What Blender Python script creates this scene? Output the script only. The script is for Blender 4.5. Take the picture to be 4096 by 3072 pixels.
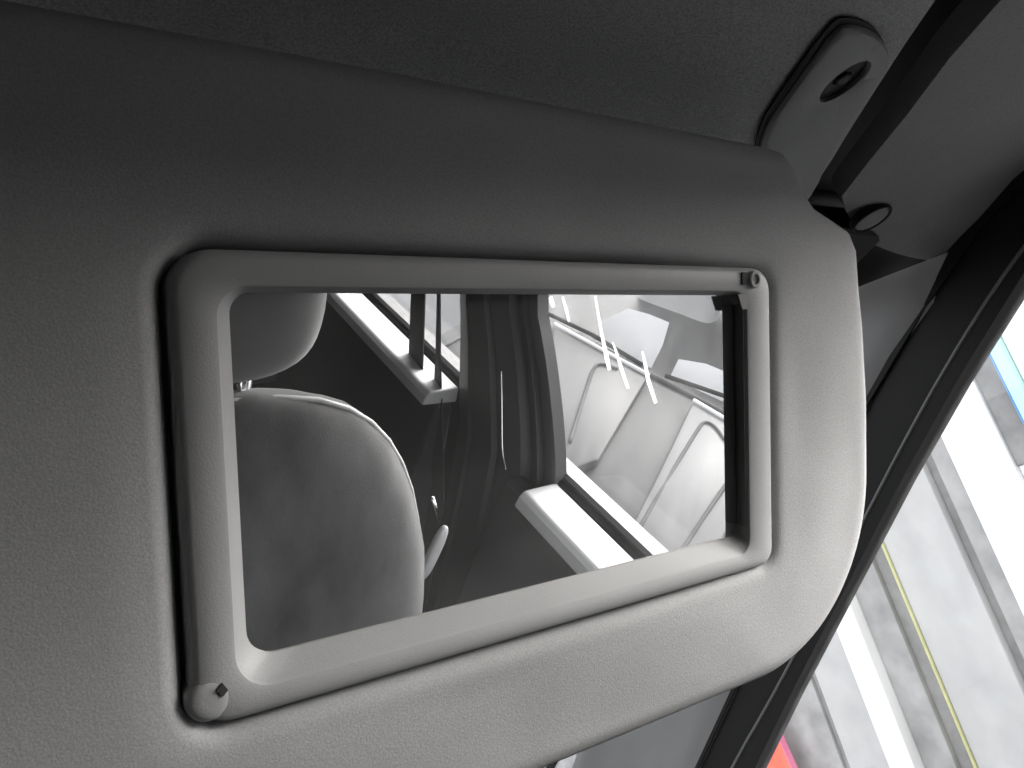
import bpy, bmesh, math, random
from mathutils import Vector, Matrix, noise
random.seed(4)
PI = math.pi
for o in list(bpy.data.objects):
    bpy.data.objects.remove(o)
scn = bpy.context.scene
COL = scn.collection

# ------------------------------------------------------------------ camera, world, sun, exposure
# x = towards the passenger door, y = towards the bonnet, z = up; the camera is the origin
RT = Vector((0.8293, -0.4915, -0.2659)); UPV = Vector((0.0600, -0.3948, 0.9168))
RT.normalize(); UPV = (UPV - RT * UPV.dot(RT)).normalized(); BK = RT.cross(UPV)
cam_d = bpy.data.cameras.new('camera')
cam = bpy.data.objects.new('camera', cam_d); COL.objects.link(cam)
m3 = Matrix((RT, UPV, BK)).transposed()
cam.matrix_world = m3.to_4x4()
cam_d.sensor_width = 36; cam_d.lens = 27.2; cam_d.clip_start = 0.01; cam_d.clip_end = 800
scn.camera = cam

SUN_AZ, SUN_EL = math.radians(117), math.radians(27)      # azimuth from +y towards +x
w = bpy.data.worlds.new('World'); scn.world = w; w.use_nodes = True
nt = w.node_tree; bg = nt.nodes['Background']
sky = nt.nodes.new('ShaderNodeTexSky'); sky.sky_type = 'NISHITA'; sky.sun_disc = False
sky.sun_elevation = SUN_EL; sky.sun_rotation = SUN_AZ
sky.dust_density = 4.0; sky.air_density = 1.0; sky.ozone_density = 1.0
hs = nt.nodes.new('ShaderNodeHueSaturation'); hs.inputs['Saturation'].default_value = 0.12
nt.links.new(sky.outputs['Color'], hs.inputs['Color']); nt.links.new(hs.outputs['Color'], bg.inputs['Color'])
bg.inputs['Strength'].default_value = 0.15
sd = bpy.data.lights.new('sun', 'SUN'); sun = bpy.data.objects.new('sun', sd); COL.objects.link(sun)
sd.energy = 0.20; sd.angle = math.radians(16); sd.color = (1.0, 0.985, 0.965)
sdir = Vector((math.sin(SUN_AZ) * math.cos(SUN_EL), math.cos(SUN_AZ) * math.cos(SUN_EL), math.sin(SUN_EL)))
sun.rotation_euler = sdir.to_track_quat('Z', 'Y').to_euler(); sun.location = sdir * 30
vs = scn.view_settings
vs.view_transform = 'Standard'; vs.look = 'None'; vs.gamma = 1.0; vs.use_curve_mapping = False
vs.exposure = 2.80
cy = scn.cycles
cy.use_denoising = True; cy.max_bounces = 12; cy.diffuse_bounces = 6; cy.glossy_bounces = 6
cy.transparent_max_bounces = 12; cy.sample_clamp_indirect = 6.0; cy.caustics_reflective = False; cy.caustics_refractive = False

# ------------------------------------------------------------------ materials
def mat(name, col, rough=0.7, bump=0.0, scale=300.0, mottle=0.0, mscale=8.0, metal=0.0, spec=0.5, stretch=None, sheen=0.0, speck=0.0, sscale=1600.0):
    m = bpy.data.materials.new(name); m.use_nodes = True
    t = m.node_tree; b = t.nodes['Principled BSDF']
    if isinstance(col, (int, float)): col = (col, col, col)
    b.inputs['Base Color'].default_value = (*col, 1); b.inputs['Roughness'].default_value = rough
    b.inputs['Metallic'].default_value = metal; b.inputs['Specular IOR Level'].default_value = spec
    if sheen: b.inputs['Sheen Weight'].default_value = sheen
    tc = t.nodes.new('ShaderNodeTexCoord'); mp = t.nodes.new('ShaderNodeMapping')
    t.links.new(tc.outputs['Object'], mp.inputs['Vector'])
    if stretch: mp.inputs['Scale'].default_value = stretch
    if mottle:
        n = t.nodes.new('ShaderNodeTexNoise'); n.inputs['Scale'].default_value = mscale; n.inputs['Detail'].default_value = 6
        t.links.new(mp.outputs['Vector'], n.inputs['Vector'])
        r = t.nodes.new('ShaderNodeMapRange'); r.inputs['From Min'].default_value = 0.25; r.inputs['From Max'].default_value = 0.75
        r.inputs['To Min'].default_value = 1 - mottle; r.inputs['To Max'].default_value = 1 + mottle
        t.links.new(n.outputs['Fac'], r.inputs['Value'])
        mx = t.nodes.new('ShaderNodeMix'); mx.data_type = 'RGBA'; mx.blend_type = 'MULTIPLY'; mx.inputs['Factor'].default_value = 1
        mx.inputs['A'].default_value = (*col, 1); t.links.new(r.outputs['Result'], mx.inputs['B'])
        last = mx.outputs['Result']
        if speck:
            n3 = t.nodes.new('ShaderNodeTexNoise'); n3.inputs['Scale'].default_value = sscale; n3.inputs['Detail'].default_value = 2
            t.links.new(mp.outputs['Vector'], n3.inputs['Vector'])
            r3 = t.nodes.new('ShaderNodeMapRange'); r3.inputs['From Min'].default_value = 0.3; r3.inputs['From Max'].default_value = 0.7
            r3.inputs['To Min'].default_value = 1 - speck; r3.inputs['To Max'].default_value = 1 + speck
            m3x = t.nodes.new('ShaderNodeMix'); m3x.data_type = 'RGBA'; m3x.blend_type = 'MULTIPLY'; m3x.inputs['Factor'].default_value = 1
            t.links.new(n3.outputs['Fac'], r3.inputs['Value']); t.links.new(last, m3x.inputs['A']); t.links.new(r3.outputs['Result'], m3x.inputs['B'])
            last = m3x.outputs['Result']
        t.links.new(last, b.inputs['Base Color'])
    if bump:
        n2 = t.nodes.new('ShaderNodeTexNoise'); n2.inputs['Scale'].default_value = scale; n2.inputs['Detail'].default_value = 3
        t.links.new(mp.outputs['Vector'], n2.inputs['Vector'])
        bp = t.nodes.new('ShaderNodeBump'); bp.inputs['Strength'].default_value = bump; bp.inputs['Distance'].default_value = 0.001
        t.links.new(n2.outputs['Fac'], bp.inputs['Height']); t.links.new(bp.outputs['Normal'], b.inputs['Normal'])
    return m

def mat_glass(name, tint=0.92):
    m = bpy.data.materials.new(name); m.use_nodes = True; t = m.node_tree
    for n in list(t.nodes): t.nodes.remove(n)
    out = t.nodes.new('ShaderNodeOutputMaterial'); mx = t.nodes.new('ShaderNodeMixShader')
    tr = t.nodes.new('ShaderNodeBsdfTransparent'); tr.inputs['Color'].default_value = (tint, tint, tint, 1)
    gl = t.nodes.new('ShaderNodeBsdfGlossy'); gl.inputs['Roughness'].default_value = 0.02
    fr = t.nodes.new('ShaderNodeLayerWeight'); fr.inputs['Blend'].default_value = 0.5
    pw = t.nodes.new('ShaderNodeMath'); pw.operation = 'POWER'; pw.inputs[1].default_value = 5.0
    ml = t.nodes.new('ShaderNodeMath'); ml.operation = 'MULTIPLY_ADD'; ml.inputs[1].default_value = 0.5; ml.inputs[2].default_value = 0.025
    t.links.new(fr.outputs['Facing'], pw.inputs[0]); t.links.new(pw.outputs[0], ml.inputs[0]); t.links.new(ml.outputs[0], mx.inputs['Fac'])
    t.links.new(tr.outputs['BSDF'], mx.inputs[1])
    t.links.new(gl.outputs['BSDF'], mx.inputs[2]); t.links.new(mx.outputs['Shader'], out.inputs['Surface'])
    return m

def mat_dusty(name, amount):
    m = mat_glass(name, 0.95); t = m.node_tree; out = [n for n in t.nodes if n.type == 'OUTPUT_MATERIAL'][0]
    src = out.inputs['Surface'].links[0].from_socket
    mx = t.nodes.new('ShaderNodeMixShader'); tl = t.nodes.new('ShaderNodeBsdfTranslucent'); tl.inputs['Color'].default_value = (0.9, 0.9, 0.9, 1)
    tc = t.nodes.new('ShaderNodeTexCoord'); n = t.nodes.new('ShaderNodeTexNoise'); n.inputs['Scale'].default_value = 18; n.inputs['Detail'].default_value = 7
    mp = t.nodes.new('ShaderNodeMapping'); mp.inputs['Rotation'].default_value = (0.7, 0, 0); mp.inputs['Scale'].default_value = (1, 2.6, 0.8)
    r = t.nodes.new('ShaderNodeMapRange'); r.inputs['From Min'].default_value = 0.35; r.inputs['From Max'].default_value = 0.7
    r.inputs['To Min'].default_value = amount * 0.5; r.inputs['To Max'].default_value = amount * 1.5
    t.links.new(tc.outputs['Object'], mp.inputs['Vector']); t.links.new(mp.outputs['Vector'], n.inputs['Vector']); t.links.new(n.outputs['Fac'], r.inputs['Value'])
    t.links.new(r.outputs['Result'], mx.inputs['Fac']); t.links.new(src, mx.inputs[1]); t.links.new(tl.outputs['BSDF'], mx.inputs[2]); t.links.new(mx.outputs['Shader'], out.inputs['Surface'])
    return m

def mat_glint(name):
    m = bpy.data.materials.new(name); m.use_nodes = True; t = m.node_tree
    for n in list(t.nodes): t.nodes.remove(n)
    out = t.nodes.new('ShaderNodeOutputMaterial'); mx = t.nodes.new('ShaderNodeMixShader'); mx.inputs['Fac'].default_value = 0.7
    d = t.nodes.new('ShaderNodeBsdfDiffuse'); d.inputs['Color'].default_value = (0.85, 0.85, 0.85, 1)
    tl = t.nodes.new('ShaderNodeBsdfTranslucent'); tl.inputs['Color'].default_value = (0.95, 0.95, 0.95, 1)
    t.links.new(d.outputs['BSDF'], mx.inputs[1]); t.links.new(tl.outputs['BSDF'], mx.inputs[2]); t.links.new(mx.outputs['Shader'], out.inputs['Surface'])
    return m

def mat_mirror(name):
    m = bpy.data.materials.new(name); m.use_nodes = True; t = m.node_tree
    for n in list(t.nodes): t.nodes.remove(n)
    out = t.nodes.new('ShaderNodeOutputMaterial'); mx = t.nodes.new('ShaderNodeMixShader')
    gl = t.nodes.new('ShaderNodeBsdfGlossy'); gl.inputs['Roughness'].default_value = 0.0
    gl.inputs['Color'].default_value = (0.88, 0.88, 0.88, 1)
    df = t.nodes.new('ShaderNodeBsdfDiffuse'); df.inputs['Color'].default_value = (0.7, 0.7, 0.7, 1)
    tc = t.nodes.new('ShaderNodeTexCoord'); n = t.nodes.new('ShaderNodeTexNoise'); n.inputs['Scale'].default_value = 25; n.inputs['Detail'].default_value = 8
    r = t.nodes.new('ShaderNodeMapRange'); r.inputs['From Min'].default_value = 0.4; r.inputs['From Max'].default_value = 0.8
    r.inputs['To Min'].default_value = 0.07; r.inputs['To Max'].default_value = 0.17      # thin film of dust
    t.links.new(tc.outputs['Object'], n.inputs['Vector']); t.links.new(n.outputs['Fac'], r.inputs['Value'])
    t.links.new(r.outputs['Result'], mx.inputs['Fac']); t.links.new(gl.outputs['BSDF'], mx.inputs[1])
    t.links.new(df.outputs['BSDF'], mx.inputs[2]); t.links.new(mx.outputs['Shader'], out.inputs['Surface'])
    return m

M = dict(
    visor=mat('visor_vinyl', 0.40, 0.8, 0.12, 1400, 0.07, 14, speck=0.12),
    frame=mat('frame_plastic', 0.42, 0.5, 0.12, 1500, 0.03, 30),
    dark=mat('dark_recess', 0.05, 0.8),
    black=mat('black_rubber', 0.007, 0.6, 0.15, 700, 0.2, 20, spec=0.25),
    edge_highlight=mat('seal_lip', 0.13, 0.35),
    headliner=mat('headliner_fabric', 0.25, 0.95, 0.2, 1500, 0.08, 25, speck=0.30, sscale=1300),
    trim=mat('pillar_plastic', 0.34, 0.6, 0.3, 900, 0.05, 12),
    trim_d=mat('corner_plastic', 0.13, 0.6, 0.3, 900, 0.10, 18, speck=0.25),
    mount=mat('mount_plastic', 0.17, 0.6, 0.2, 900, 0.04, 20),
    screw=mat('screw_metal', 0.35, 0.35, metal=0.8),
    seat=mat('seat_fabric', 0.055, 0.95, 0.4, 1300, 0.85, 20, sheen=0.3, stretch=(1.0, 1.0, 0.45), speck=0.2), headrest=mat('headrest_fabric', 0.12, 0.95, 0.3, 1300, 0.1, 20, sheen=0.5),
    belt=mat('belt_webbing', 0.09, 0.8, 0.5, 600),
    bpil=mat('door_pillar_plastic', 0.08, 0.55, 0.2, 700, 0.08, 10),
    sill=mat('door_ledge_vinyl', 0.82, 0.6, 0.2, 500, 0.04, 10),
    door=mat('door_card', 0.05, 0.8, 0.3, 400, 0.1, 9),
    carpet=mat('carpet', 0.03, 1.0, 0.5, 300),
    shell=mat('cabin_lining', 0.03, 0.95),
    glass=mat_glass('window_glass'), screen=mat_glass('tinted_screen_glass', 0.8), dusty=mat_dusty('dusty_window_glass', 0.010), mirror=mat_mirror('silvered_glass'),
    chrome=mat('chrome', 0.8, 0.12, metal=1.0),
    shade_piece=mat('shade_piece_grey', 0.30, 0.8),
    film=mat_glint('glint_strip'),
    ground=mat('concrete_ground', 0.22, 0.9, 0.6, 60, 0.22, 1.3),
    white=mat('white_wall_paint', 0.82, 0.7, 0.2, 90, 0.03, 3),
    pale=mat('pale_render', 0.44, 0.85, 0.4, 60, 0.10, 5),
    grey=mat('grey_render', 0.31, 0.9, 0.6, 40, 0.28, 7),
    dgrey=mat('weathered_grey', 0.20, 0.9, 0.6, 40, 0.30, 9),
    yellow=mat('yellow_trim', (0.50, 0.49, 0.22), 0.6, mottle=0.15, mscale=12),
    cyan=mat('pale_cyan_board', (0.42, 0.72, 0.68), 0.4, mottle=0.05, mscale=4),
    blue=mat('blue_edge', (0.05, 0.25, 0.55), 0.4),
    red=mat('orange_red_board', (0.80, 0.13, 0.07), 0.5, mottle=0.08, mscale=9),
    pink=mat('pink_edge', (0.80, 0.12, 0.30), 0.5),
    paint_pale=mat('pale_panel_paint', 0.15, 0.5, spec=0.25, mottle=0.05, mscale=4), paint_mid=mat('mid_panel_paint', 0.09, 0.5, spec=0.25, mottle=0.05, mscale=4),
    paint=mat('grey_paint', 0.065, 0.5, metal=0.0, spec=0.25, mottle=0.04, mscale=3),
    tyre=mat('tyre_rubber', 0.02, 0.9), groove=mat('panel_gap', 0.07, 0.8),
    carglass=mat_glass('car_glass', 0.97), pale_seat=mat('pale_seat_cover', 0.62, 0.9, 0.3, 200, 0.06, 9), cloudy=mat('cloudy_wash', 0.42, 0.9),
    lamp=mat('lamp_lens', 0.7, 0.1),
)

# ------------------------------------------------------------------ helpers
def link(name, me, m=None, parent=None):
    o = bpy.data.objects.new(name, me); COL.objects.link(o)
    if m is not None:
        for mm in (m if isinstance(m, (list, tuple)) else [m]): me.materials.append(mm)
    if parent is not None: o.parent = parent
    return o
def tag(o, label=None, cat=None, group=None, kind=None):
    if label: o['label'] = label
    if cat: o['category'] = cat
    if group: o['group'] = group
    if kind: o['kind'] = kind
    return o
def empty(name, loc=(0, 0, 0)):
    o = bpy.data.objects.new(name, None); COL.objects.link(o); o.location = loc; o.empty_display_size = 0.05
    bpy.context.view_layer.update()
    return o
def attach(o, parent):
    o.parent = parent; o.matrix_parent_inverse = Matrix.Translation(-Vector(parent.location)) if parent.type == 'EMPTY' and parent.rotation_euler.z == 0 else parent.matrix_world.inverted()
    return o
def bm_obj(name, bm, m, parent=None, smooth=False, bevel=0.0, segs=2):
    bmesh.ops.recalc_face_normals(bm, faces=bm.faces)
    if bevel:
        es = [e for e in bm.edges if len(e.link_faces) == 2 and e.calc_face_angle(0) > 0.6]
        bmesh.ops.bevel(bm, geom=es, offset=bevel, segments=segs, affect='EDGES', profile=0.5, clamp_overlap=True)
    me = bpy.data.meshes.new(name); bm.to_mesh(me); bm.free()
    if smooth:
        for p in me.polygons: p.use_smooth = True
        if smooth == 'auto':
            me.set_sharp_from_angle(angle=math.radians(40))
    o = link(name, me, m)
    if parent is not None: attach(o, parent)
    return o
def box(bm, lo, hi):
    vs_ = [bm.verts.new((x, y, z)) for x in (lo[0], hi[0]) for y in (lo[1], hi[1]) for z in (lo[2], hi[2])]
    for f in ((0, 1, 3, 2), (4, 6, 7, 5), (0, 4, 5, 1), (2, 3, 7, 6), (0, 2, 6, 4), (1, 5, 7, 3)):
        bm.faces.new([vs_[i] for i in f])
def box_obj(name, lo, hi, m, parent=None, bevel=0.0):
    bm = bmesh.new(); box(bm, lo, hi); return bm_obj(name, bm, m, parent, bevel=bevel)
def slab(bm, pts, off):
    """closed polygon pts (3-D) and the same pushed by off, as one solid"""
    off = Vector(off); a = [bm.verts.new(p) for p in pts]; b = [bm.verts.new(Vector(p) + off) for p in pts]
    bm.faces.new(a); bm.faces.new(b[::-1]); n = len(a)
    for i in range(n): bm.faces.new((a[i], b[i], b[(i + 1) % n], a[(i + 1) % n]))
def slab_obj(name, pts, off, m, parent=None, bevel=0.0, smooth=False):
    bm = bmesh.new(); slab(bm, pts, off); return bm_obj(name, bm, m, parent, bevel=bevel, smooth=smooth)
def ribbon(bm, a, b, off):
    """solid strip between two polylines of equal length, pushed by off for thickness"""
    off = Vector(off); A = [bm.verts.new(p) for p in a]; B = [bm.verts.new(p) for p in b]
    A2 = [bm.verts.new(Vector(p) + off) for p in a]; B2 = [bm.verts.new(Vector(p) + off) for p in b]
    n = len(a)
    for i in range(n - 1):
        bm.faces.new((A[i], A[i + 1], B[i + 1], B[i])); bm.faces.new((A2[i], B2[i], B2[i + 1], A2[i + 1]))
        bm.faces.new((A[i], A2[i], A2[i + 1], A[i + 1])); bm.faces.new((B[i], B[i + 1], B2[i + 1], B2[i]))
    bm.faces.new((A[0], B[0], B2[0], A2[0])); bm.faces.new((A[-1], A2[-1], B2[-1], B[-1]))
def tube(bm, pts, r, seg=8):
    pts = [Vector(p) for p in pts]; rings = []
    for i, p in enumerate(pts):
        d = (pts[min(i + 1, len(pts) - 1)] - pts[max(i - 1, 0)]).normalized()
        a = d.orthogonal().normalized(); b = d.cross(a)
        if rings:
            a = (pa - d * pa.dot(d)).normalized(); b = d.cross(a)
        pa = a
        rings.append([bm.verts.new(p + (a * math.cos(2 * PI * k / seg) + b * math.sin(2 * PI * k / seg)) * r) for k in range(seg)])
    for i in range(len(rings) - 1):
        for k in range(seg):
            bm.faces.new((rings[i][k], rings[i][(k + 1) % seg], rings[i + 1][(k + 1) % seg], rings[i + 1][k]))
    bm.faces.new(rings[0][::-1]); bm.faces.new(rings[-1])
def smooth_poly(pts, it=2, closed=True):
    pts = [Vector(p) for p in pts]
    for _ in range(it):
        q = []; n = len(pts)
        if not closed: q.append(pts[0])
        for i in range(n if closed else n - 1):
            a, b = pts[i], pts[(i + 1) % n]; q += [a.lerp(b, 0.25), a.lerp(b, 0.75)]
        if not closed: q.append(pts[-1])
        pts = q
    return pts

# ------------------------------------------------------------------ the visor's own frame: s along it, v up it, n out of it
P0 = Vector((0.1444, 0.2018, 0.0775)); NV = Vector((0, -0.9049, -0.4257)); UV = Vector((0, -0.4257, 0.9049)); SV = Vector((1, 0, 0))
def V3(s, v, h=0.0): return Vector((0, P0.y, P0.z)) + SV * s + UV * v + NV * h

def rrect(s0, s1, v0, v1, r, n=8):
    """rounded rectangle; r = radii (bl, br, tr, tl)"""
    if not isinstance(r, (tuple, list)): r = (r,) * 4
    out = []
    for (cx, cyy, a0), rr in zip(((s0 + r[0], v0 + r[0], PI), (s1 - r[1], v0 + r[1], 1.5 * PI), (s1 - r[2], v1 - r[2], 0), (s0 + r[3], v1 - r[3], 0.5 * PI)), r):
        for k in range(n + 1):
            a = a0 + 0.5 * PI * k / n; out.append((cx + rr * math.cos(a), cyy + rr * math.sin(a)))
    return out
CEN = (0.155, -0.022)
def radial(poly, angs, c=CEN):
    out = []
    n = len(poly)
    for a in angs:
        dx, dy = math.cos(a), math.sin(a); best = None
        for i in range(n):
            x1, y1 = poly[i][0] - c[0], poly[i][1] - c[1]; x2, y2 = poly[(i + 1) % n][0] - c[0], poly[(i + 1) % n][1] - c[1]
            ex, ey = x2 - x1, y2 - y1; den = dx * ey - dy * ex
            if abs(den) < 1e-12: continue
            t = (x1 * ey - y1 * ex) / den; q = (x1 * dy - y1 * dx) / den
            if t > 0 and -1e-9 <= q <= 1 + 1e-9 and (best is None or t > best): best = t
        out.append((c[0] + dx * best, c[1] + dy * best))
    return out
def angles_for(polys, extra=120, c=CEN):
    s = set(round(2 * PI * k / extra, 6) for k in range(extra))
    for p in polys:
        for x, y in p: s.add(round(math.atan2(y - c[1], x - c[0]) % (2 * PI), 6))
    s = sorted(s); out = [s[0]]
    for a in s[1:]:
        if a - out[-1] > 0.004: out.append(a)
    return out
def loops_mesh(bm, loops, close_last=False, close_first=False):
    rows = [[bm.verts.new(p) for p in lp] for lp in loops]; n = len(rows[0])
    for i in range(len(rows) - 1):
        for k in range(n):
            bm.faces.new((rows[i][k], rows[i][(k + 1) % n], rows[i + 1][(k + 1) % n], rows[i + 1][k]))
    if close_last: bm.faces.new(rows[-1])
    if close_first: bm.faces.new(rows[0][::-1])
def toward(p, d, c=CEN):
    """move p towards the centre by about d in both axes"""
    dx, dy = c[0] - p[0], c[1] - p[1]; l = math.hypot(dx, dy)
    return (p[0] + dx / l * d, p[1] + dy / l * d)
def inset(poly, d):
    """offset a closed outline inwards by d (negative: outwards), by averaged edge normals; outline runs anticlockwise"""
    n = len(poly); out = []
    for i in range(n):
        ax, ay = poly[i - 1]; bx, by = poly[i]; cx, cyy = poly[(i + 1) % n]
        n1 = Vector((-(by - ay), bx - ax)); n2 = Vector((-(cyy - by), cx - bx))
        nn = (n1.normalized() if n1.length > 1e-9 else n1) + (n2.normalized() if n2.length > 1e-9 else n2)
        nn = nn.normalized(); out.append((bx + nn.x * d, by + nn.y * d))
    return out

# ------------------------------------------------------------------ sun visor
visor = empty('sun_visor', V3(0.15, 0.09))
tag(visor, 'grey padded sun visor folded down below the headliner with a framed vanity mirror', 'sun visor')
vis_out = [(-0.16, -0.137), (0.25, -0.137)]
for k in range(1, 25):
    a = -PI / 2 + (PI / 2) * k / 24; vis_out.append((0.268 + 0.082 * math.cos(a), -0.055 + 0.082 * math.sin(a)))
vis_out += [(0.350, -0.02), (0.347, 0.015), (0.344, 0.034), (0.342, 0.052), (0.336, 0.061), (0.322, 0.066), (0.310, 0.070), (0.303, 0.076), (0.297, 0.086), (0.288, 0.0925), (0.274, 0.0935),
            (0.10, 0.0970), (-0.16, 0.0985)]
fr_out = rrect(0.0375, 0.2720, -0.0845, 0.0410, (0.011, 0.008, 0.010, 0.012))
angs = angles_for([vis_out, fr_out], 240)
O = radial(vis_out, angs); Q = radial(fr_out, angs)
prof = [(0.002, -0.0135), (0.0, -0.009), (0.0, -0.004), (0.0012, 0.0005), (0.004, 0.0032), (0.008, 0.0044)]
loops = []
for ins, h in prof:
    loops.append([V3(*q, h) for q in inset(O, ins)])
Oi = inset(O, 0.008)
def rim(q):
    """depth of the groove round the frame: full on the left and bottom, fading to nothing on the right"""
    return 1.0 if q[0] < 0.19 else max(0.0, 1 - (q[0] - 0.19) / 0.07)
Qg = inset(Q, -0.0075)
NS = 16
for j in range(1, NS + 1):
    t = j / NS; lp = []
    for a, b in zip(Oi, Qg):
        s, v = a[0] + (b[0] - a[0]) * t, a[1] + (b[1] - a[1]) * t
        wv = noise.noise(Vector((s * 16, v * 16, 3.1))) * 0.0010 + noise.noise(Vector((s * 40, v * 40, 7.7))) * 0.0003
        lp.append(V3(s, v, 0.0044 + 0.0023 * math.sin(PI * min(1, t * 0.62)) ** 1.0 + wv * min(1, t * 6) * min(1, (1 - t) * 5 + 0.15)))
    loops.append(lp)
def hq(t): return 0.0044 + 0.0023 * math.sin(PI * 0.62)
top = hq(1)
for off, dp in ((-0.0050, 0.0006), (-0.0030, 0.0025), (-0.0014, 0.0062), (-0.0006, 0.0095), (0.004, 0.0100), (0.006, 0.0100)):
    lp = []
    for b in inset(Q, off):
        g = rim(b); lp.append(V3(b[0], b[1], top - dp * (0.25 + 0.75 * g) if off < 0.003 else -0.0028))
    loops.append(lp)
bm = bmesh.new(); loops_mesh(bm, loops, close_first=True)
bm_obj('padded_body', bm, M['visor'], visor, smooth='auto')

# mirror frame: loops from the outer wall over the rounded face, down the bezel to the mirror
frame = None
mir = rrect(0.0535, 0.2568, -0.0705, 0.0300, (0.008, 0.006, 0.007, 0.006))
opn = rrect(0.0495, 0.2560, -0.0765, 0.0308, (0.010, 0.006, 0.007, 0.008))
angs = angles_for([fr_out, mir, opn], 200)
A = radial(fr_out, angs); B = radial(opn, angs); Cc = radial(mir, angs)
TOPF = 0.0069
loops = [[V3(*q, -0.0026) for q in A], [V3(*q, TOPF - 0.0030) for q in A], [V3(*q, TOPF - 0.0012) for q in inset(A, 0.0006)], [V3(*q, TOPF - 0.0003) for q in inset(A, 0.0018)], [V3(*q, TOPF) for q in inset(A, 0.0026)]]
bm = bmesh.new()
Ai = inset(A, 0.0026)
for t in (0.5,): loops.append([V3(a[0] + (b[0] - a[0]) * t, a[1] + (b[1] - a[1]) * t, TOPF + 0.0003) for a, b in zip(Ai, inset(B, -0.002))])
loops.append([V3(*q, TOPF) for q in inset(B, -0.0018)]); loops.append([V3(*q, TOPF - 0.0004) for q in inset(B, -0.0006)])
loops.append([V3(*q, TOPF - 0.0014) for q in B])
loops.append([V3(*q, 0.0007) for q in Cc]); loops.append([V3(*q, -0.0012) for q in Cc])
loops_mesh(bm, loops)
frame = bm_obj('mirror_frame', bm, M['frame'], visor, smooth='auto')
bm = bmesh.new(); slab(bm, [V3(*q, 0.0) for q in inset(mir, -0.0012)], NV * -0.002)
bm_obj('mirror', bm, M['mirror'], visor)
# shade of the right inner wall put in as a darker strip; two hinge bosses
def disc_rings(bm, s, v, rings, seg=24):
    """rings: (radius, height)"""
    loops_mesh(bm, [[V3(s + r * math.cos(2 * PI * k / seg), v + r * math.sin(2 * PI * k / seg), h) for k in range(seg)] for r, h in rings], close_last=True)
bm = bmesh.new(); slab(bm, [V3(0.2565, -0.066, 0.0004), V3(0.2560, 0.0265, 0.0004), V3(0.2553, 0.0265, 0.0054), V3(0.2553, -0.066, 0.0054)], SV * 0.0003)
bm_obj('shade_piece', bm, M['shade_piece'], frame)
bm = bmesh.new(); disc_rings(bm, 0.0420, -0.0765, ((0.0062, -0.002), (0.0062, TOPF - 0.0018), (0.0054, TOPF - 0.0002), (0.0042, TOPF + 0.0004), (0.0022, TOPF + 0.0005)))
boss = bm_obj('hinge_boss', bm, M['frame'], frame, smooth='auto')
bm = bmesh.new()
slab(bm, [V3(0.0448 + x, -0.0742 + y, TOPF + 0.0004) for x, y in ((-0.0014, 0.0002), (0.0002, -0.0018), (0.0016, -0.0004), (0.0002, 0.0018))], NV * 0.0005)
bm_obj('socket', bm, M['dark'], frame)
bm = bmesh.new(); disc_rings(bm, 0.2597, 0.0360, ((0.0036, TOPF - 0.002), (0.0036, TOPF + 0.0012), (0.0030, TOPF + 0.0018), (0.0022, TOPF + 0.0018), (0.0018, TOPF + 0.0006)))
bm_obj('screw', bm, M['frame'], frame, smooth='auto')
bm = bmesh.new(); slab(bm, [V3(0.2542 + x, 0.0368 + y, TOPF + 0.0003) for x, y in ((-0.0018, -0.003), (0.0016, -0.003), (0.0016, 0.002), (-0.0018, 0.002))], NV * 0.0006)
bm_obj('socket', bm, M['dark'], frame)
bm = bmesh.new(); slab(bm, [V3(0.2505, 0.0300, TOPF - 0.001), V3(0.2565, 0.0300, TOPF - 0.001), V3(0.2565, 0.0240, TOPF - 0.001), V3(0.2530, 0.0240, TOPF - 0.001)], NV * 0.0012)
bm_obj('shade_piece', bm, M['shade_piece'], frame)

# ------------------------------------------------------------------ the cabin round it
cabin = empty('car_cabin', (0, 0, -0.9))
tag(cabin, 'grey lined cabin of a car with headliner, pillars, doors and window frames round the visor', 'car cabin')
ZH = 0.185
# headliner: a slightly sagging sheet with a rolled edge
edge = [(0.300, -2.2), (0.300, -0.02), (0.305, 0.05), (0.318, 0.093), (0.331, 0.116), (0.352, 0.150), (0.372, 0.185), (0.386, 0.216), (0.386, 0.235)]
bm = bmesh.new()
def hz(y): return ZH - 0.010 * max(0, (y - 0.14) / 0.1) ** 2 + (0.03 * min(1, max(0, (0.02 - y) / 0.6)) ** 1.3)
ys = [p[1] for p in edge]
ysub = []
for i in range(len(edge) - 1):
    k = 8 if i == 0 else 3
    for j in range(k): ysub.append((edge[i][0] + (edge[i + 1][0] - edge[i][0]) * j / k, edge[i][1] + (edge[i + 1][1] - edge[i][1]) * j / k))
ysub.append(edge[-1])
rows = []
for xe, y in ysub:
    z = hz(y); row = []
    for j in range(15):
        t = j / 14; x = -1.0 + (xe - 0.004 + 1.0) * t
        row.append(bm.verts.new((x, y, z + noise.noise(Vector((x * 6, y * 6, 1))) * 0.0012)))
    row.append(bm.verts.new((xe - 0.001, y, z + 0.0012))); row.append(bm.verts.new((xe, y, z + 0.004))); row.append(bm.verts.new((xe, y, z + 0.018)))
    rows.append(row)
for i in range(len(rows) - 1):
    for j in range(len(rows[0]) - 1): bm.faces.new((rows[i][j], rows[i][j + 1], rows[i + 1][j + 1], rows[i + 1][j]))
bm_obj('headliner', bm, M['headliner'], cabin, smooth='auto')
# steel roof and sides behind the lining
box_obj('roof_panel', (-1.05, -2.25, 0.232), (0.60, 0.25, 0.25), M['shell'], cabin)
box_obj('roof_panel_lining', (0.20, -2.2, 0.212), (0.57, 0.33, 0.218), M['dark'], cabin)
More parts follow.
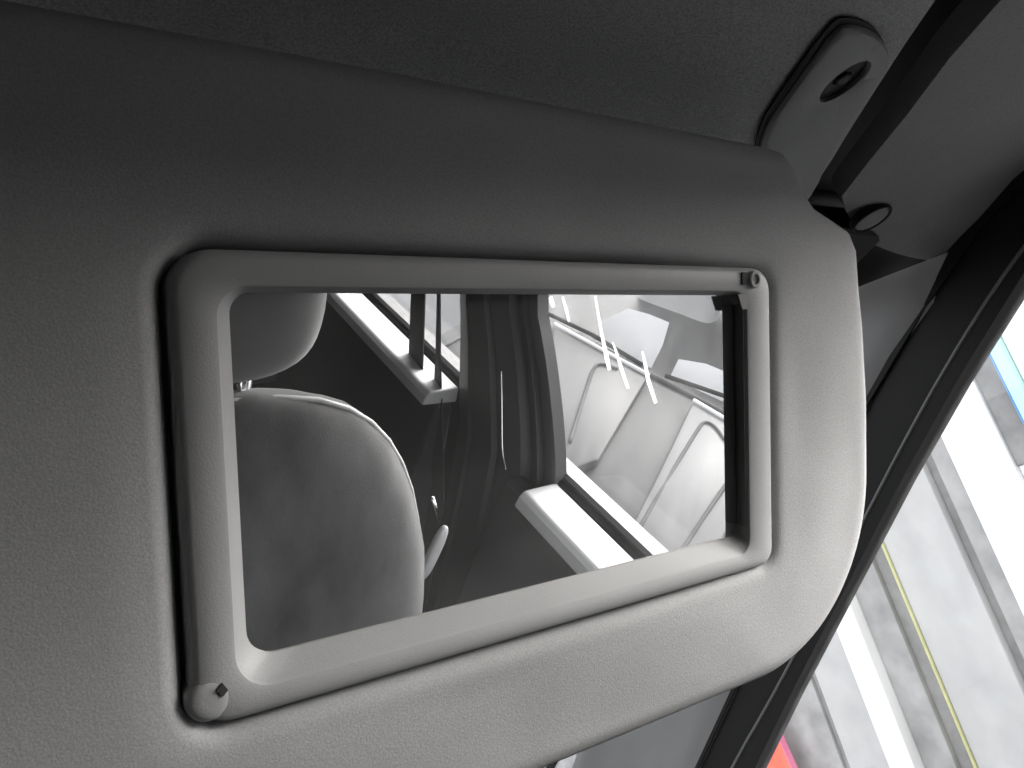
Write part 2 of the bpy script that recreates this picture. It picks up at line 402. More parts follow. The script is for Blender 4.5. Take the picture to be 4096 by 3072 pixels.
# corner trim at the top of the windscreen pillar
ct = [(0.330, -0.6, ZH), (0.335, -0.02, ZH), (0.339, 0.05, ZH), (0.352, 0.088, ZH), (0.364, 0.115, ZH), (0.385, 0.150, ZH), (0.405, 0.185, ZH + 0.001), (0.420, 0.214, ZH), (0.440, 0.226, ZH), (0.470, 0.240, ZH - 0.002), (0.500, 0.252, ZH - 0.004)]
ot = [(0.548, -0.6, 0.185), (0.548, -0.02, 0.186), (0.548, 0.05, 0.186), (0.548, 0.100, 0.186), (0.548, 0.135, 0.186), (0.548, 0.160, 0.185), (0.548, 0.175, 0.182), (0.548, 0.190, 0.176), (0.548, 0.203, 0.171), (0.549, 0.218, 0.167), (0.553, 0.237, 0.1595)]
bm = bmesh.new()
rows = []
for a, b in zip(ct, ot):
    a = Vector(a); b = Vector(b); row = [bm.verts.new(a + Vector((-0.001, 0, 0.014))), bm.verts.new(a + Vector((0, 0, 0.003)))]
    for j in range(9):
        t = j / 8; p = a.lerp(b, t); p.z += -0.004 * math.sin(PI * t); row.append(bm.verts.new(p))
    rows.append(row)
for i in range(len(rows) - 1):
    for j in range(len(rows[0]) - 1): bm.faces.new((rows[i][j], rows[i][j + 1], rows[i + 1][j + 1], rows[i + 1][j]))
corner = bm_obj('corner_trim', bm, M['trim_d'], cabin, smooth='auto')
tag(corner, 'dark grey corner trim with a round screw cap')
# round screw cap in the corner trim
c0 = Vector((0.4560, 0.2215, 0.1772)); ax = Vector((0.02, -0.12, -0.99)).normalized(); e1 = Vector((1, 0, 0)); e1 = (e1 - ax * e1.dot(ax)).normalized(); e2 = ax.cross(e1)
def cap_rings(bm, c, rings, seg=28):
    loops_mesh(bm, [[c + e1 * r * math.cos(2 * PI * k / seg) + e2 * r * math.sin(2 * PI * k / seg) + ax * h for k in range(seg)] for r, h in rings], close_last=True)
bm = bmesh.new(); cap_rings(bm, c0, ((0.0125, -0.004), (0.0125, 0.0012), (0.0119, 0.0018), (0.0112, 0.0012), (0.0108, -0.0002), (0.0040, 0.0002)))
bm_obj('screw_cap', bm, M['black'], corner, smooth='auto')
bm = bmesh.new(); cap_rings(bm, c0, ((0.0104, -0.002), (0.0104, 0.0008), (0.0098, 0.0013), (0.0040, 0.0014)))
bm_obj('cap_centre', bm, M['trim_d'], corner, smooth='auto')

slab_obj('gap_shade', [(0.360, 0.222, 0.200), (0.440, 0.240, 0.200), (0.500, 0.257, 0.192), (0.552, 0.233, 0.172), (0.556, 0.246, 0.160), (0.513, 0.284, 0.163), (0.470, 0.306, 0.166), (0.38, 0.306, 0.174)], (0.002, 0.006, 0.006), M['black'], cabin)  # black backing, the shadow between the two trims put into its colour
# A-pillar trim below it
inn = [(0.548, 0.230, 0.1615), (0.548, 0.262, 0.136), (0.548, 0.300, 0.115), (0.548, 0.332, 0.093), (0.548, 0.40, 0.039), (0.548, 0.49, -0.034), (0.548, 0.575, -0.104), (0.548, 0.653, -0.167), (0.548, 0.80, -0.29)]
bm = bmesh.new(); rows = []
for i, p in enumerate(inn):
    p = Vector(p); row = []
    for dx, dy, dz in ((0.010, -0.02, 0), (0.0, 0.0, 0.0), (-0.006, 0.008, 0.006), (-0.010, 0.02, 0.014), (-0.02, 0.06, 0.032), (-0.032, 0.11, 0.05), (-0.038, 0.135, 0.06), (-0.036, 0.15, 0.07)):
        k = 0.78 if dx < -0.02 else 1
        q = Vector((dx * k, dy * k, dz * k))
        if i == 0: q = Vector((max(dx, -0.03) * 1.6, max(dx, -0.03) * -1.46, dx * 0.12)) if dx <= 0 else Vector((0.014, -0.008, 0))
        if i == 1: q = q * 0.8
        row.append(bm.verts.new(p + q))
    rows.append(row)
for i in range(len(rows) - 1):
    for j in range(len(rows[0]) - 1): bm.faces.new((rows[i][j], rows[i][j + 1], rows[i + 1][j + 1], rows[i + 1][j]))
bmesh.ops.subdivide_edges(bm, edges=bm.edges[:], cuts=1, use_grid_fill=True)
tag(bm_obj('pillar_trim', bm, M['trim'], cabin, smooth='auto'), 'grey windscreen pillar trim running down behind the visor')

# side window frame: black band with a raised lip
inner = [(-0.45, 0.200), (0.05, 0.205), (0.12, 0.200), (0.168, 0.184), (0.207, 0.169), (0.265, 0.137), (0.332, 0.093), (0.45, -0.002), (0.575, -0.104), (0.653, -0.167), (0.815, -0.300)]
outer = [(-0.45, 0.150), (0.03, 0.160), (0.09, 0.158), (0.145, 0.148), (0.194, 0.127), (0.258, 0.083), (0.325, 0.033), (0.405, -0.031), (0.50, -0.107), (0.573, -0.168), (0.735, -0.300)]
lip = [(a[0] + (b[0] - a[0]) * t, a[1] + (b[1] - a[1]) * t) for a, b, t in zip(inner, outer, (0.7, 0.7, 0.7, 0.72, 0.76, 0.76, 0.78, 0.78, 0.75, 0.62, 0.6))]
bm = bmesh.new(); ribbon(bm, [(0.552, y, z) for y, z in inner], [(0.552, y, z) for y, z in outer], (0.02, 0.006, -0.006))
wf = bm_obj('window_frame', bm, M['black'], cabin, smooth='auto')
bm = bmesh.new(); tube(bm, smooth_poly([(0.5522, y, z) for y, z in lip], 2, False), 0.0014, 6)
bm_obj('seal_lip', bm, M['edge_highlight'], wf, smooth=True)  # lip paler than the band, its highlight put into the colour
bm = bmesh.new(); ribbon(bm, [(0.549, y + 0.006, z + 0.004) for y, z in inner], [(0.549, y - 0.004, z - 0.003) for y, z in inner], (0.004, 0, 0))
bm_obj('rubber_seal', bm, M['black'], wf)
# panes
gl = [(y, z) for y, z in outer] + [(-0.45, -0.300)]
sw = slab_obj('side_window', [(0.5625, y, z) for y, z in gl], (0.003, 0, 0), M['dusty'], cabin)
slab_obj('windscreen', [(-1.0, 0.30, 0.190), (0.515, 0.30, 0.190), (0.51, 0.79, -0.12), (0.53, 1.25, -0.415), (-1.0, 1.25, -0.415)], (0, 0.003, 0.005), M['screen'], cabin)
for pts, r in ((((-0.2303, -0.0615), (-0.2041, -0.0948), (-0.185, -0.117), (-0.1761, -0.1268)), (0.0012, 0.0018, 0.0030, 0.0024)), (((-0.1833, -0.0966), (-0.1700, -0.107), (-0.1602, -0.1162), (-0.1416, -0.1318)), (0.0008, 0.0016, 0.0022, 0.0018)),
               (((-0.1374, -0.0862), (-0.1270, -0.098), (-0.1185, -0.109), (-0.0984, -0.1265)), (0.0010, 0.0018, 0.0024, 0.0020)), (((-0.3074, -0.0934), (-0.302, -0.0977), (-0.2967, -0.1021)), (0.0030, 0.0036, 0.0028)), (((-0.2846, -0.0843), (-0.273, -0.095), (-0.2622, -0.1059)), (0.0014, 0.0020, 0.0016))):
    bm = bmesh.new(); a = []; b = []
    for (y, z), rr in zip(pts, r): a.append((0.5605, y - rr * 0.77, z - rr * 0.64)); b.append((0.5605, y + rr * 0.77, z + rr * 0.64))
    ribbon(bm, a, b, (0.0012, 0, 0)); bm_obj('glint_strip', bm, M['film'], sw)  # white strips on the pane stand in for reflected glints
slab_obj('header_rail', [(-1.0, 0.225, 0.178), (0.50, 0.235, 0.178), (0.50, 0.31, 0.160), (-1.0, 0.30, 0.160)], (0, 0.01, 0.05), M['black'], cabin, bevel=0.004)
slab_obj('windscreen_seal', [(0.499, 0.62, -0.020), (0.494, 0.62, -0.021), (0.494, 1.0, -0.26), (0.500, 1.0, -0.26)], (0, 0.004, 0.006), M['black'], cabin)
box_obj('dashboard', (-1.0, 0.62, -0.95), (0.54, 1.24, -0.42), M['door'], cabin, bevel=0.03)
# doors: inner card and a pale ledge along the window line, front and rear
for y0, y1 in ((-0.24, 0.80), (-1.30, -0.42)):
    ys0 = -0.182 if y0 > -1 else y0
    d = slab_obj('door_card', [(0.505, y0, -0.299), (0.53, y0, -0.296), (0.56, y0, -0.95), (0.50, y0, -0.95), (0.47, y0, -0.50)], (0, y1 - y0, 0), M['door'], cabin, bevel=0.006)
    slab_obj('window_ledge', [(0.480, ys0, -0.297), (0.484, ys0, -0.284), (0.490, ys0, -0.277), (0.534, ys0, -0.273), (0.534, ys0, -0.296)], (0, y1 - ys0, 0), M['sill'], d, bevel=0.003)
    slab_obj('weather_strip', [(0.5355, y0, -0.284), (0.5355, y0, -0.272), (0.5395, y0, -0.269), (0.5400, y0, -0.284)], (0, y1 - y0, 0), M['black'], d)
    slab_obj('outer_ledge', [(0.5420, y0, -0.284), (0.5420, y0, -0.266), (0.547, y0, -0.263), (0.575, y0, -0.268), (0.60, y0, -0.314), (0.60, y0, -0.9), (0.58, y0, -0.9), (0.58, y0, -0.314)], (0, y1 - y0, 0), M['paint'], d)
slab_obj('rear_window', [(0.5625, -1.30, -0.30), (0.5625, -0.43, -0.30), (0.5625, -0.47, 0.17), (0.5625, -1.25, 0.17)], (0.003, 0, 0), M['glass'], cabin)
# B-pillar between the door windows, leaning back towards the roof
bp_f = [(0.527, -0.345, 0.19), (0.527, -0.300, -0.09), (0.527, -0.258, -0.137), (0.527, -0.215, -0.20), (0.527, -0.185, -0.254), (0.527, -0.170, -0.30), (0.527, -0.165, -0.95)]
bp_r = [(0.533, -0.56, 0.19), (0.533, -0.475, -0.147), (0.533, -0.46, -0.18), (0.533, -0.44, -0.24), (0.533, -0.425, -0.29), (0.533, -0.405, -0.33), (0.533, -0.40, -0.95)]
bp_f = smooth_poly(bp_f, 2, False); bp_r = smooth_poly(bp_r, 2, False)
bm = bmesh.new(); rows = []
for a, b in zip(bp_f, bp_r):
    a, b = Vector(a), Vector(b); row = []
    for t, dx in ((0, 0.02), (0, 0.004), (0.03, 0), (0.07, 0.0), (0.085, 0.008), (0.12, 0.008), (0.135, 0.0), (0.17, 0.0), (0.19, 0.006), (0.23, 0.006), (0.25, -0.006), (0.40, -0.014), (0.42, -0.008), (0.47, -0.008), (0.49, -0.014), (0.68, -0.016), (0.70, -0.008), (0.74, -0.008), (0.76, -0.012), (0.94, -0.002), (1, 0.01), (1, 0.03)):
        p = a.lerp(b, t); p.x += dx; row.append(bm.verts.new(p))
    rows.append(row)
for i in range(len(rows) - 1):
    for j in range(len(rows[0]) - 1): bm.faces.new((rows[i][j], rows[i][j + 1], rows[i + 1][j + 1], rows[i + 1][j]))
tag(bm_obj('door_pillar', bm, M['bpil'], cabin, smooth='auto'), 'dark ribbed door pillar seen in the mirror beside the headrest')
# closing surfaces of the cabin
box_obj('side_lining', (-1.04, -2.2, -0.95), (-1.0, 1.25, 0.232), M['shell'], cabin)
box_obj('rear_lining', (-1.0, -2.24, -0.95), (0.60, -2.2, 0.232), M['shell'], cabin)
box_obj('quarter_lining', (0.54, -2.2, -0.95), (0.60, -1.30, 0.212), M['shell'], cabin)
box_obj('roof_rail', (0.552, -1.30, 0.165), (0.60, -0.452, 0.212), M['shell'], cabin)
box_obj('cabin_floor', (-1.04, -2.24, -0.99), (0.60, 1.25, -0.952), M['carpet'], cabin)
box_obj('bulkhead', (-1.04, 1.25, -0.95), (0.60, 1.28, -0.42), M['shell'], cabin)

# visor mount: rounded plate with an oval hole, screwed to the headliner above the hinge corner
mount = empty('visor_mount', (0.33, 0.15, ZH))
tag(mount, 'rounded grey mounting plate with an oval hole on the headliner above the visor corner', 'bracket')
mp = smooth_poly([(0.279, 0.117), (0.284, 0.1135), (0.300, 0.1130), (0.318, 0.1185), (0.328, 0.125), (0.333, 0.135), (0.352, 0.172), (0.384, 0.216), (0.366, 0.226), (0.325, 0.200), (0.300, 0.175), (0.290, 0.148)], 2)
mp = [(p.x, p.y) for p in [Vector((q[0], q[1], 0)) for q in mp]]
hc = Vector((0.3115, 0.1370)); hd = Vector((0.10, 0.98)).normalized(); hn = Vector((hd.y, -hd.x))
def oval(a, b, n=48): return [tuple(hc + hd * (a * math.cos(2 * PI * k / n)) + hn * (b * math.sin(2 * PI * k / n))) for k in range(n)]
ho = oval(0.0125, 0.0078)
angs = angles_for([mp], 96, c=hc)
Aa = radial(mp, angs, hc); Hh = radial(ho, angs, hc)
def mz(q, h): return Vector((q[0], q[1], hz(q[1]) - h))
def lerp2(a, b, t): return (a[0] + (b[0] - a[0]) * t, a[1] + (b[1] - a[1]) * t)
gk = inset([(p[0], p[1]) for p in mp], 0)
slab_obj('shade_piece', [mz((hc.x + (q[0] - hc.x) * 1.0 - 0.0045, hc.y + (q[1] - hc.y) * 1.0 - 0.002), 0.0008) for q in mp], (0, 0, -0.001), M['black'], mount)  # black copy of the plate, shifted sideways as its painted shadow
bm = bmesh.new()
loops_mesh(bm, [[mz(q, 0.0005) for q in Aa], [mz(q, 0.0036) for q in Aa], [mz(lerp2(a, h, 0.05), 0.0048) for a, h in zip(Aa, Hh)], [mz(lerp2(a, h, 0.14), 0.0052) for a, h in zip(Aa, Hh)],
                [mz(lerp2(a, h, 0.94), 0.0052) for a, h in zip(Aa, Hh)], [mz(h, 0.0046) for h in Hh], [mz(h, 0.001) for h in Hh]])
bm_obj('plate', bm, M['mount'], mount, smooth='auto')
bm = bmesh.new(); slab(bm, [mz(q, 0.0012) for q in oval(0.0122, 0.0076)], (0, 0, -0.0012)); bm_obj('screw_well', bm, M['black'], mount)
bm = bmesh.new()
loops_mesh(bm, [[Vector((hc.x + r * math.cos(2 * PI * k / 6), hc.y + r * math.sin(2 * PI * k / 6), hz(hc.y) - h)) for k in range(6)] for r, h in ((0.004, 0.0012), (0.004, 0.0034), (0.003, 0.004))], close_last=True)
bm_obj('screw', bm, M['black'], mount)

# ------------------------------------------------------------------ passenger seat, seen in the mirror
def cushion(bm, c, h, e=0.45, n=28, mfun=None, rot=None):
    """superellipsoid; e small = boxier"""
    def sg(x, p): return math.copysign(abs(x) ** p, x)
    rows = []
    for i in range(n + 1):
        ph = -PI / 2 + PI * i / n; row = []
        for k in range(2 * n):
            th = 2 * PI * k / (2 * n)
            p = Vector((h[0] * sg(math.cos(ph), e) * sg(math.cos(th), e), h[1] * sg(math.cos(ph), e) * sg(math.sin(th), e), h[2] * sg(math.sin(ph), e)))
            if mfun: p = mfun(p)
            if rot: p = rot @ p
            row.append(bm.verts.new(Vector(c) + p))
        rows.append(row)
    for i in range(n):
        for k in range(2 * n):
            bm.faces.new((rows[i][k], rows[i][(k + 1) % (2 * n)], rows[i + 1][(k + 1) % (2 * n)], rows[i + 1][k]))
    bmesh.ops.remove_doubles(bm, verts=bm.verts, dist=1e-5)
seat = empty('passenger_seat', (0.22, -0.15, -0.95))
tag(seat, 'dark mottled fabric passenger seat with a grey headrest, reflected large in the mirror', 'seat')
R = Matrix.Rotation(math.radians(14), 3, 'X')
def wob(p):
    return p * (1 + 0.02 * noise.noise(p * 9) + 0.006 * noise.noise(p * 30))
bm = bmesh.new(); cushion(bm, (0.115, -0.140, -0.008), (0.094, 0.042, 0.081), 0.62, 26, wob)
bm_obj('headrest', bm, M['headrest'], seat, smooth=True)
bm = bmesh.new(); cushion(bm, (0.160, -0.130, -0.552), (0.192, 0.060, 0.452), 0.74, 40, wob)
br = bm_obj('backrest', bm, M['seat'], seat, smooth=True)
def rim_at(t):
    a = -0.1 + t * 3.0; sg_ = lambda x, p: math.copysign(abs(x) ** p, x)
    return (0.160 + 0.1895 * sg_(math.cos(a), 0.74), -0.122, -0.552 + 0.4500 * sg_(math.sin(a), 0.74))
bm = bmesh.new(); tube(bm, [rim_at(t / 24) for t in range(24)], 0.0026, 8); bm_obj('edge_highlight', bm, M['frame'], br, smooth=True)  # pale tube along the backrest edge paints its lit rim
bm = bmesh.new(); tube(bm, [(0.357, -0.160, -0.250), (0.364, -0.160, -0.265), (0.369, -0.158, -0.278)], 0.0022, 8); bm_obj('recline_lever', bm, M['chrome'], seat, smooth=True)
bm = bmesh.new(); cushion(bm, (0.372, -0.160, -0.322), (0.0065, 0.006, 0.034), 0.7, 12, None, Matrix.Rotation(math.radians(14), 3, 'Y')); bm_obj('side_knob', bm, M['lamp'], seat, smooth=True)  # knob in white, the highlights on its plastic put into the colour
bm = bmesh.new(); cushion(bm, (0.205, 0.17, -0.90), (0.22, 0.26, 0.075), 0.4, 24, wob)
bm_obj('seat_cushion', bm, M['seat'], seat, smooth=True)
for sx in (-0.040, 0.047):
    bm = bmesh.new(); tube(bm, [(0.110 + sx, -0.138, -0.16), (0.110 + sx, -0.140, -0.07)], 0.006, 12)
    bm_obj('headrest_post', bm, M['chrome'], seat, smooth=True)
rear = empty('rear_seat', (0.35, -1.15, -0.95))
tag(rear, 'grey rear seat with a rounded headrest at the back of the cabin', 'seat')
bm = bmesh.new(); cushion(bm, (0.38, -1.06, -0.43), (0.15, 0.06, 0.14), 0.5, 24, wob, R)
bm_obj('headrest', bm, M['trim_d'], rear, smooth=True)
bm = bmesh.new(); cushion(bm, (0.0, -1.16, -0.75), (0.52, 0.09, 0.22), 0.3, 24, wob, R)
bm_obj('backrest', bm, M['seat'], rear, smooth=True)

# seat belt hanging by the door pillar
belt = empty('seat_belt', (0.51, -0.5, -0.9))
tag(belt, 'dark seat belt webbing hanging beside the door pillar in the mirror', 'seat belt')
def strap(pts, w0, name):
    bm = bmesh.new(); a = []; b = []
    for (y, z, ww) in pts: a.append((0.512, y - ww / 2, z)); b.append((0.508, y + ww / 2, z))
    ribbon(bm, a, b, (0.0018, 0, 0)); return bm_obj(name, bm, M['belt'], belt)
strap([(-0.60, 0.15, 0.052), (-0.545, -0.16, 0.052), (-0.505, -0.30, 0.056), (-0.46, -0.42, 0.06), (-0.42, -0.88, 0.055)], 0, 'webbing')
strap([(-0.53, 0.15, 0.016), (-0.485, -0.15, 0.016), (-0.453, -0.24, 0.022), (-0.42, -0.33, 0.04), (-0.385, -0.42, 0.045), (-0.36, -0.88, 0.045)], 0, 'webbing')
bm = bmesh.new(); tube(bm, smooth_poly([(0.500, -0.288, -0.18), (0.500, -0.27, -0.22), (0.500, -0.25, -0.27), (0.500, -0.235, -0.285)], 2, False), 0.0011, 8)
bm_obj('guide_wire', bm, M['chrome'], belt, smooth=True)

# ------------------------------------------------------------------ outside: ground, shop front, parked car
ZG = -1.9
bm = bmesh.new()
bmesh.ops.create_grid(bm, x_segments=40, y_segments=40, size=300); bmesh.ops.translate(bm, verts=bm.verts, vec=(0, 0, ZG))
tag(bm_obj('ground', bm, M['ground']), kind='structure')

shop = empty('shop_front', (4.0, 3.5, ZG))
tag(shop, 'pale shop front of white and grey upright panels beyond the side window', 'building')
def panel(name, y0, y1, x0, m, z0=ZG, z1=3.4, lab=None):
    o = box_obj(name, (x0, y0, z0), (4.3, y1, z1), M[m], shop, bevel=0.006)
    if lab: o['label'] = lab
    return o
XF = 4.0
panel('wall_panel', 1.44, 1.638, XF + 0.02, 'white')
panel('signboard', 1.640, 1.700, XF - 0.02, 'cyan', 0.10, 2.2, 'pale cyan upright board')
panel('board_edge', 1.7005, 1.7120, XF - 0.015, 'blue', 0.10, 2.2, 'blue edge strip')
panel('wall_panel', 1.7125, 1.838, XF + 0.03, 'dgrey', 0.10)
panel('wall_panel', 1.640, 1.838, XF + 0.04, 'white', ZG, 0.098)
panel('wall_panel', 1.840, 2.105, XF + 0.01, 'white')
panel('wall_panel', 2.107, 2.205, XF + 0.03, 'grey')
panel('wall_panel', 2.207, 2.255, XF + 0.05, 'dgrey')
panel('wall_panel', 2.257, 2.637, XF, 'pale')
panel('edge_strip', 2.639, 2.654, XF - 0.012, 'yellow', ZG, 3.4, 'narrow yellow edge strip')
panel('wall_panel', 2.656, 2.770, XF + 0.06, 'dgrey')
panel('wall_panel', 2.772, 2.955, XF + 0.03, 'grey')
panel('pilaster', 2.957, 3.110, XF - 0.05, 'white', lab='bright white pilaster')
panel('wall_panel', 3.112, 3.420, XF + 0.01, 'pale')
panel('wall_panel', 3.422, 3.480, XF + 0.05, 'dgrey')
panel('wall_panel', 3.482, 4.60, XF + 0.03, 'grey')
for k in range(6): panel('wall_panel', 4.602 + k * 0.8, 5.40 + k * 0.8, XF + 0.02 + 0.01 * (k % 2), ('pale', 'white', 'grey')[k % 3])
# orange-red board standing at the foot of the wall
rb = empty('orange_red_board', (3.9, 4.0, ZG))
tag(rb, 'orange red board standing against the foot of the pale shop front', 'board')
slab_obj('face', [(3.90, 3.660, ZG + 0.002), (3.90, 3.787, -0.935), (3.90, 4.60, -0.935), (3.90, 4.60, ZG + 0.002)], (0.04, 0, 0), M['red'], rb, bevel=0.004)
slab_obj('edge_strip', [(3.895, 3.652, ZG + 0.002), (3.895, 3.779, -0.930), (3.895, 3.7865, -0.930), (3.895, 3.6595, ZG + 0.002)], (0.045, 0, 0), M['pink'], rb)

# silver car parked nose-in beside the door (fills the right half of the mirror)
car = empty('parked_car', (0, 0, 0))
car.location = (2.00, -1.42, ZG); car.rotation_euler = (0, 0, math.radians(-20)); bpy.context.view_layer.update()
tag(car, 'silver grey car parked nose towards the passenger door, reflected in the mirror', 'car')
# local: +x to its tail, origin on the ground under the foot of its windscreen
def cpart(name, bm, m, smooth='auto', bevel=0.0, parent=None):
    o = bm_obj(name, bm, m, smooth=smooth, bevel=bevel); o.parent = parent or car; return o
prof = [(-1.10, 0.25), (-1.14, 0.45), (-1.10, 0.72), (-0.98, 0.82), (-0.55, 0.94), (-0.02, 1.02), (0.05, 1.03), (2.35, 1.03), (2.85, 0.98), (2.95, 0.80), (2.95, 0.25)]
hw = [0.70, 0.78, 0.76, 0.74, 0.80, 0.86, 0.87, 0.87, 0.80, 0.78, 0.74]
bm = bmesh.new(); rows = []
for (x, z), h in zip(prof, hw):
    row = [bm.verts.new((x, -h, 0.22)), bm.verts.new((x, -h, max(0.23, z - 0.14))), bm.verts.new((x, -h * 0.95, max(0.235, z - 0.04))), bm.verts.new((x, -h * 0.8, z)), bm.verts.new((x, -h * 0.35, z + (0.03 if -1.0 < x < 0 else 0.02))), bm.verts.new((x, 0, z + (0.035 if -1.0 < x < 0 else 0.02)))]
    row += [bm.verts.new((x, -v.co.y, v.co.z)) for v in row[-2::-1]]
    rows.append(row)
for i in range(len(rows) - 1):
    for j in range(len(rows[0]) - 1): bm.faces.new((rows[i][j], rows[i][j + 1], rows[i + 1][j + 1], rows[i + 1][j]))
bm.faces.new(rows[0]); bm.faces.new(rows[-1][::-1])
body = cpart('body', bm, M['paint'])
bm = bmesh.new()
cab_lo = [(0.02, 0.72, 1.045), (0.10, 0.80, 1.04), (2.25, 0.78, 1.04), (2.55, 0.68, 1.03)]
cab_hi = [(0.62, 0.56, 1.46), (0.80, 0.58, 1.48), (1.80, 0.57, 1.48), (2.05, 0.53, 1.44)]
def quad(bm, *p): bm.faces.new([bm.verts.new(q) for q in p])
slab(bm, [(x, s * h, z) for s in (1,) for x, h, z in cab_hi] + [(x, -h, z) for x, h, z in reversed(cab_hi)], (0, 0, 0.03))
roof = cpart('roof', bm, M['paint'], bevel=0.01)
bm = bmesh.new(); slab(bm, [(0.02, -0.70, 1.045), (0.02, 0.70, 1.045), (0.62, 0.54, 1.46), (0.62, -0.54, 1.46)], (0.02, 0, -0.012)); cpart('windscreen', bm, M['carglass'])
for pts in (((0.136, -0.341, 1.125), (0.232, -0.286, 1.192), (0.245, -0.198, 1.2), (0.246, -0.104, 1.201), (0.152, -0.064, 1.136), (0.055, -0.041, 1.069), (0.035, -0.149, 1.055), (0.05, -0.279, 1.066)),
            ((0.129, 0.024, 1.12), (0.155, 0.122, 1.138), (0.157, 0.234, 1.14), (0.062, 0.306, 1.074), (0.034, 0.17, 1.055), (0.025, 0.048, 1.046))):
    bm = bmesh.new(); slab(bm, [(x + 0.034, y, z - 0.018) for x, y, z in pts], (0.006, 0, -0.004)); cpart('sunshade_panel', bm, M['pale_seat'], bevel=0.002)
bm = bmesh.new(); slab(bm, [(0.09, -0.72, 1.035), (0.09, 0.72, 1.035), (0.60, 0.70, 1.02), (0.60, -0.70, 1.02)], (0, 0, -0.03)); cpart('dash_top', bm, M['cloudy'])
bm = bmesh.new(); slab(bm, [(2.55, -0.66, 1.03), (2.55, 0.66, 1.03), (2.05, 0.52, 1.44), (2.05, -0.52, 1.44)], (-0.02, 0, -0.012)); cpart('rear_window', bm, M['carglass'])
for s in (-1, 1):
    bm = bmesh.new(); slab(bm, [(0.12, s * 0.795, 1.04), (2.30, s * 0.775, 1.04), (1.95, s * 0.57, 1.45), (0.70, s * 0.585, 1.46)], (0, -s * 0.012, 0)); cpart('side_window', bm, M['carglass'])
    bm = bmesh.new(); tube(bm, [(0.0, s * 0.74, 1.04), (0.30, s * 0.665, 1.25), (0.64, s * 0.575, 1.47)], 0.035, 8); cpart('pillar', bm, M['paint'], True)
    bm = bmesh.new(); cushion(bm, (-1.03, s * 0.56, 0.70), (0.06, 0.15, 0.055), 0.6, 12); cpart('headlight', bm, M['lamp'], True)
    bm = bmesh.new(); cushion(bm, (0.95, s * 0.36, 0.95), (0.08, 0.20, 0.30), 0.5, 12); st = cpart('seat', bm, M['pale_seat'], True)
    bm = bmesh.new(); cushion(bm, (0.98, s * 0.36, 1.30), (0.06, 0.13, 0.09), 0.6, 12); cpart('headrest', bm, M['pale_seat'], True, parent=st)
    bm = bmesh.new(); cushion(bm, (0.25, s * 0.98, 1.10), (0.06, 0.10, 0.065), 0.6, 12); cpart('door_mirror', bm, M['paint'], True)
    # bonnet creases and shut lines
    bm = bmesh.new(); tube(bm, [(-1.0, s * 0.60, 0.815), (-0.55, s * 0.655, 0.938), (-0.05, s * 0.70, 1.018)], 0.008, 6); cpart('bonnet_gap', bm, M['groove'], True)
    bm = bmesh.new(); tube(bm, [(0.02, s * 0.05, 1.075), (0.05, s * 0.30, 1.09), (0.06, s * 0.62, 1.09)], 0.009, 6); cpart('wiper', bm, M['tyre'], True)
    for x in (-0.62, 2.05):
        bm = bmesh.new(); loops_mesh(bm, [[(x + r * math.cos(2 * PI * k / 28), s * yy, 0.30 + r * math.sin(2 * PI * k / 28)) for k in range(28)] for r, yy in ((0.19, 0.66), (0.30, 0.66), (0.305, 0.70), (0.305, 0.86), (0.29, 0.885), (0.20, 0.885))]); wh = cpart('wheel', bm, M['tyre'])
        bm = bmesh.new(); loops_mesh(bm, [[(x + r * math.cos(2 * PI * k / 20), s * yy, 0.30 + r * math.sin(2 * PI * k / 20)) for k in range(20)] for r, yy in ((0.20, 0.88), (0.17, 0.86), (0.06, 0.87))], close_last=True); cpart('rim', bm, M['chrome'], parent=wh)
def hb(x):
    xs = [(-1.10, 0.72), (-0.98, 0.82), (-0.55, 0.94), (-0.02, 1.02), (0.05, 1.03)]
    for (x0, z0), (x1, z1) in zip(xs, xs[1:]):
        if x <= x1: return z0 + (z1 - z0) * max(0, (x - x0)) / (x1 - x0) + 0.035
    return 1.065
def on_bonnet(pts, h): return [(x, y, hb(x) + h) for x, y in pts]
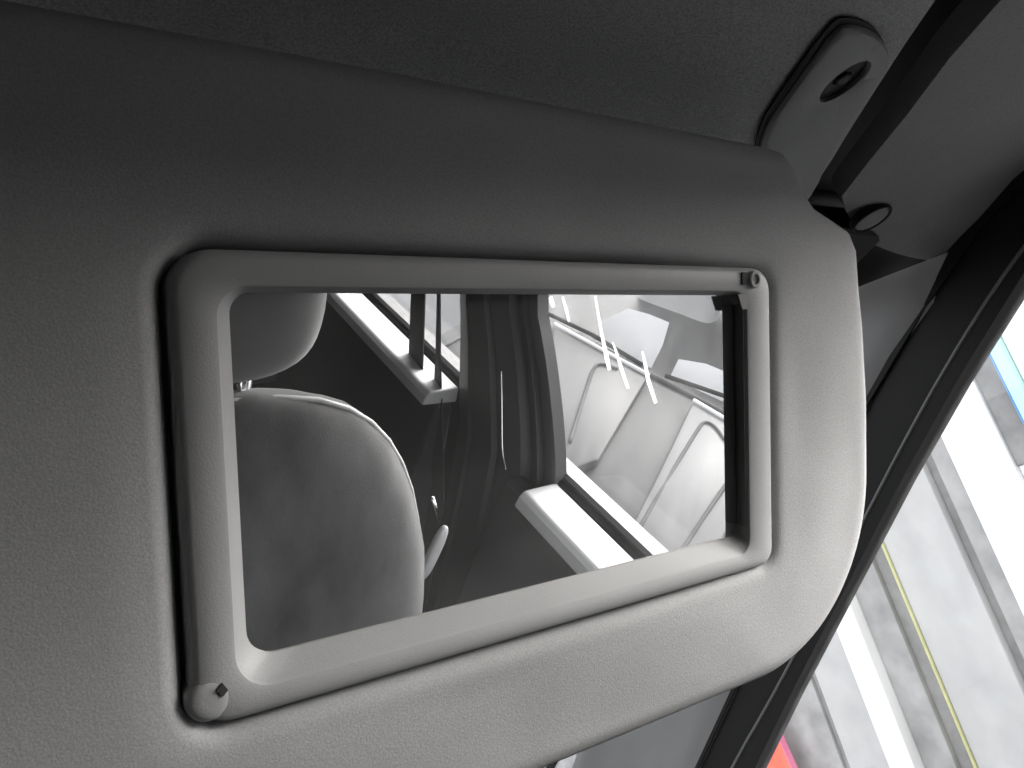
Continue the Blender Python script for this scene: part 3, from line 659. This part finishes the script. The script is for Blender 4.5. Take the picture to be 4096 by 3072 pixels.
for pan, lines, ridge, mk in ((((-0.92, 0.43), (-0.55, 0.34), (-0.09, 0.215), (-0.12, 0.40), (-0.17, 0.52), (-0.64, 0.60)), (((-0.80, 0.42), (-0.50, 0.361), (-0.235, 0.310), (-0.17, 0.300), (-0.17, 0.34), (-0.22, 0.40)), ((-0.76, 0.54), (-0.52, 0.515), (-0.295, 0.492))), ((-0.085, 0.215), (-0.115, 0.40)), 'paint_pale'),
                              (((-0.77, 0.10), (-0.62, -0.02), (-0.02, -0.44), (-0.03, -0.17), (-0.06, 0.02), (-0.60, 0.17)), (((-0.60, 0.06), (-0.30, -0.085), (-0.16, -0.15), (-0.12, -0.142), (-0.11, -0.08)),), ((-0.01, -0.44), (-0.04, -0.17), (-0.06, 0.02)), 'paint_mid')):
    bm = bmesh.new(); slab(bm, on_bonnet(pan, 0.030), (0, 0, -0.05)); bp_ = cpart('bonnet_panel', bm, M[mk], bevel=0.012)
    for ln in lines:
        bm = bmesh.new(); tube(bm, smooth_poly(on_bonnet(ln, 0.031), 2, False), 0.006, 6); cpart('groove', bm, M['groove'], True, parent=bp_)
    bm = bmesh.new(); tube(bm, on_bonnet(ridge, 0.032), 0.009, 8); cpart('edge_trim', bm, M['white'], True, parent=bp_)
bm = bmesh.new(); tube(bm, [(-0.02, -0.66, 1.032), (0.0, 0, 1.062), (-0.02, 0.66, 1.032)], 0.012, 8); cpart('cowl_strip', bm, M['paint'], True)
bm = bmesh.new(); slab(bm, [(-1.145, -0.40, 0.42), (-1.145, 0.40, 0.42), (-1.12, 0.38, 0.64), (-1.12, -0.38, 0.64)], (0.03, 0, 0)); cpart('grille', bm, M['tyre'])
bm = bmesh.new(); box(bm, (-1.165, -0.26, 0.36), (-1.135, 0.26, 0.41)); cpart('bumper_strip', bm, M['groove'])

# wall added behind the parked car to keep low sky light off the visor
wall = empty('sky_block_wall', (5.7, -4.0, ZG))
tag(wall, 'tall grey wall added behind the parked car, mostly unseen, to block the low sky', 'wall')
box_obj('wall_body', (5.60, -11.0, ZG), (5.85, 1.25, 0.23), M['dgrey'], wall, bevel=0.02)
box_obj('coping', (5.54, -11.05, 0.232), (5.91, 1.30, 0.31), M['grey'], wall, bevel=0.015)
